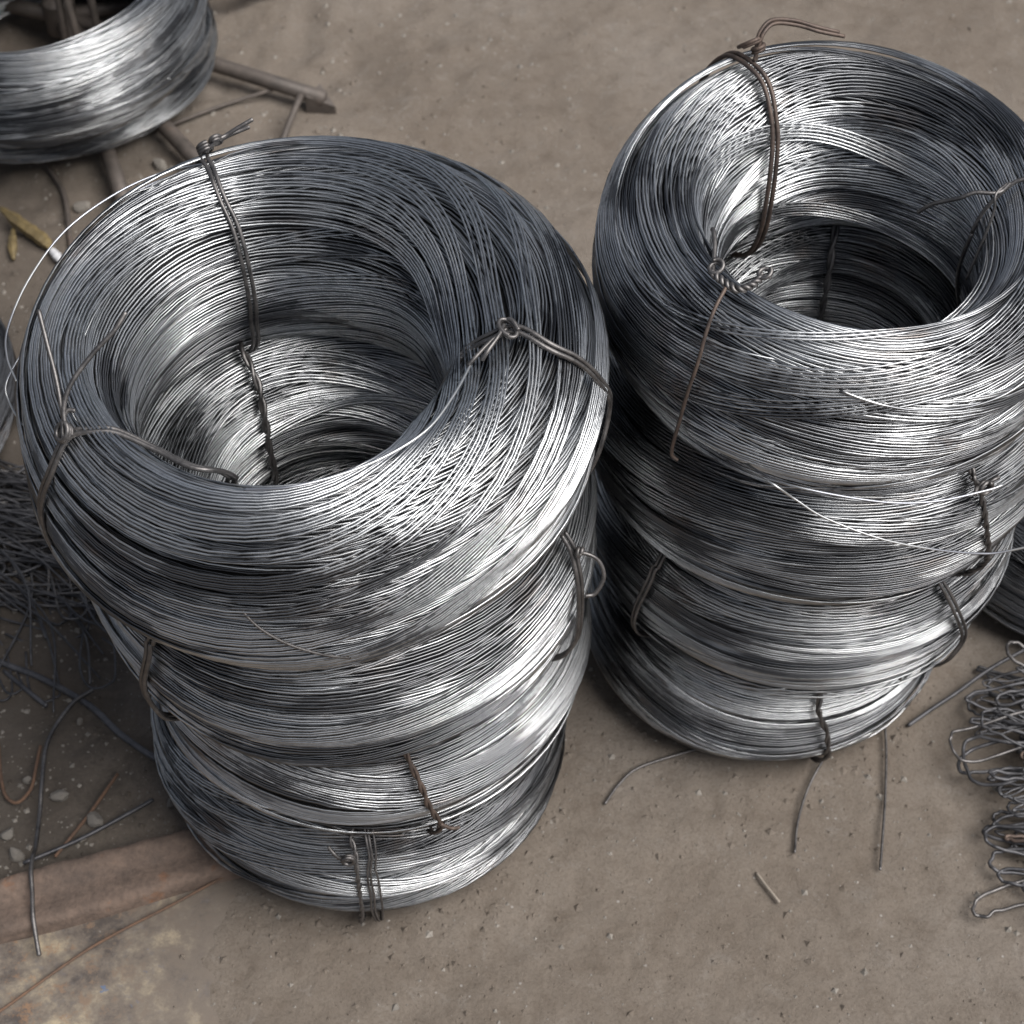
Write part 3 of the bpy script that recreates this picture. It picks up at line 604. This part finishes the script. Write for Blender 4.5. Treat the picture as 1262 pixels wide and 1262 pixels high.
loops = [((0.587,1.396),(0.758,1.350),.017,.07,.06,'tie'), ((0.570,1.337),(0.782,1.315),.014,.045,.05,'tie'), ((0.547,1.302),(0.787,1.281),.018,.05,.05,'tie'), ((0.563,1.324),(0.765,1.298),.012,.02,.03,'tie'),
 ((0.507,1.279),(0.788,1.267),.021,.045,.05,'tie'), ((0.518,1.259),(0.772,1.250),.018,.02,.03,'black_wire'), ((0.524,1.272),(0.773,1.236),.024,.03,.04,'black_wire'), ((0.585,1.236),(0.797,1.210),.014,.05,.05,'tie'),
 ((0.557,1.220),(0.776,1.219),.010,.03,.03,'black_wire'), ((0.566,1.205),(0.798,1.201),.014,.02,.03,'black_wire'), ((0.534,1.163),(0.778,1.205),.012,.02,.03,'tie'), ((0.537,1.132),(0.780,1.192),.016,.012,.03,'black_wire'),
 ((0.509,1.077),(0.786,1.146),.018,.008,.02,'tie'), ((0.574,1.079),(0.791,1.109),.016,.02,.02,'tie'), ((0.567,1.367),(0.778,1.341),.016,.03,.05,'black_wire'), ((0.545,1.350),(0.781,1.324),.013,.015,.02,'black_wire')]
for k, (a, b_, w, z0, z1, m_) in enumerate(loops): hairpin(a, b_, w, z0, z1, k, m=m_)
for k in range(46):
    y = rg.uniform(1.10, 1.42); hairpin((rg.uniform(.530, .64), y), (.79+rg.rand()*.05, y-rg.uniform(-.03, .05)), rg.uniform(.004, .012), rg.uniform(.005, .05)*(1 if y > 1.2 else .4), rg.uniform(.005, .05), 50+k, m=rg.choice(['tie', 'black_wire', 'black_wire', 'tie_rust']))
for k in range(34):
    y = rg.uniform(1.13, 1.40); hairpin((rg.uniform(.545, .66), y), (.80+rg.rand()*.05, y-rg.uniform(-.06, .06)), rg.uniform(.003, .009), rg.uniform(.005, .055), rg.uniform(.005, .05), 201+k, r=rg.uniform(.0011, .0018), m='black_wire')
ground_wire('wire_strand', 'dark doubled wire reaching from the looped bundle towards the farther stack', 'wire', [(0.471,1.328,.005),(0.502,1.350,.008),(0.534,1.371,.012),(0.582,1.401,.025),(0.653,1.435,.04)], .0026, 'black_wire')

# ------------------------------------------------------------------ stones and grit
def stone_mesh(seed):
    import bmesh
    rg = random.Random(seed); bm = bmesh.new(); bmesh.ops.create_icosphere(bm, subdivisions=2, radius=1)
    ax = [Vector((rg.uniform(-1, 1), rg.uniform(-1, 1), rg.uniform(-1, 1))).normalized() for _ in range(9)]
    for v in bm.verts:
        for a in ax:
            d = v.co.dot(a)-rg.uniform(.62, .66)
            if d > 0: v.co -= a*d*.85
        v.co.x *= 1.2; v.co.z *= .7
    me = bpy.data.meshes.new('stone'); bm.to_mesh(me); bm.free(); me.materials.append(M['stone'])
    return me
SM = [stone_mesh(i) for i in range(5)]
def stone(x, y, r, k, label):
    o = bpy.data.objects.new('stone', SM[k % 5]); COL.objects.link(o); o.location = (x, y, gz(x, y)+r*.35); o.scale = (r, r, r); o.rotation_euler = (0.2*k, .3*k, 1.7*k)
    tag(o, label, 'stone', 'loose stones on the soil')
STONES = [(-0.523,1.231,.011,'round grey stone right of the orange bent wire'), (-0.478,1.197,.012,'angular pale stone beside the short rusty rod'), (-0.577,1.182,.010,'grey stone under the orange bent wire'), (-0.562,1.155,.011,'brown-grey stone just above the bar near the blue-grey wire'), (-0.592,1.162,.008,'small cream stone at the frame edge above the bar'),
 (-0.565,1.254,.007,'small stone inside the bend of the orange wire'), (-0.517,1.339,.006,'small pale stone below the dark curved rod'), (-0.441,1.375,.008,'pale stone tucked near the tied second coil'), (-0.392,1.226,.009,'stone beside the bottom coil of the nearer stack'),
 (-0.542,2.370,.013,'pale stone between two pipe legs of the stand'), (-0.527,2.498,.013,'tan stone under the edge of the lower far coil'), (-0.648,2.276,.013,'tan stone between pipe leg and nearer stack'), (-0.762,2.103,.012,'tan stone below the yellow scrap'), (-0.418,2.375,.014,'small stone beside the thin brace of the stand')]
for k, (x, y, r, l) in enumerate(STONES): stone(x, y, r, k, l)
rg = np.random.RandomState(77); mb = MB(); T8 = np.array([(1,0,0),(0,1,0),(-1,0,0),(0,-1,0),(0,0,1.)])
for k in range(6500):
    if k < 900: x, y = rg.uniform(-.72, -.33), rg.uniform(1.12, 1.75)
    elif k < 1500: x, y = rg.uniform(-.95, 0), rg.uniform(1.8, 2.85)
    else: x, y = rg.uniform(-.75, 1.0), rg.uniform(.9, 2.9)
    r = .0011*(1+rg.pareto(2.2)); r = min(r, .0055); a = rg.rand()*6.3; ca, sa = math.cos(a), math.sin(a)
    V = T8*(rg.uniform(.7, 1.3, (5, 3)))*r; V = np.stack([V[:, 0]*ca-V[:, 1]*sa, V[:, 0]*sa+V[:, 1]*ca, V[:, 2]*.8], -1)+np.array([x, y, gz(x, y)-r*.1])
    mb.add(V, np.array([[0,1,4,4],[1,2,4,4],[2,3,4,4],[3,0,4,4]]))
o = mb.build('gravel', M['stone'], smooth=False); tag(o, 'scattered small grit over the dirt', 'gravel', kind='stuff')
mb = MB()
for k in range(11000):
    if k < 2200:                                                        # crumbs gathered round the feet of the stacks
        cx_, cy_, R_ = ((-.170, 1.28, .225), (.302, 1.46, .205))[k % 2]; a = rg.uniform(0, TAU); q_ = R_-.01+rg.exponential(.035); x, y = cx_+q_*math.cos(a), cy_+q_*math.sin(a)
    elif k < 4200: x, y = rg.uniform(-.95, .1), rg.uniform(1.75, 2.9)
    else: x, y = rg.uniform(-.75, 1.0), .9+2.0*rg.rand()**1.7
    r = min(.0010*(1+rg.pareto(2.0)), .0065); a = rg.rand()*6.3; ca, sa = math.cos(a), math.sin(a)
    V = T8*(rg.uniform(.6, 1.4, (5, 3)))*r; V = np.stack([V[:, 0]*ca-V[:, 1]*sa, V[:, 0]*sa+V[:, 1]*ca, V[:, 2]*.75], -1)+np.array([x, y, gz(x, y)-r*.15])
    mb.add(V, np.array([[0,1,4,4],[1,2,4,4],[2,3,4,4],[3,0,4,4]]))
o = mb.build('dirt_crumbs', M['dirt'], smooth=False); tag(o, 'loose crumbs of brown dirt over the ground', 'dirt', kind='stuff')
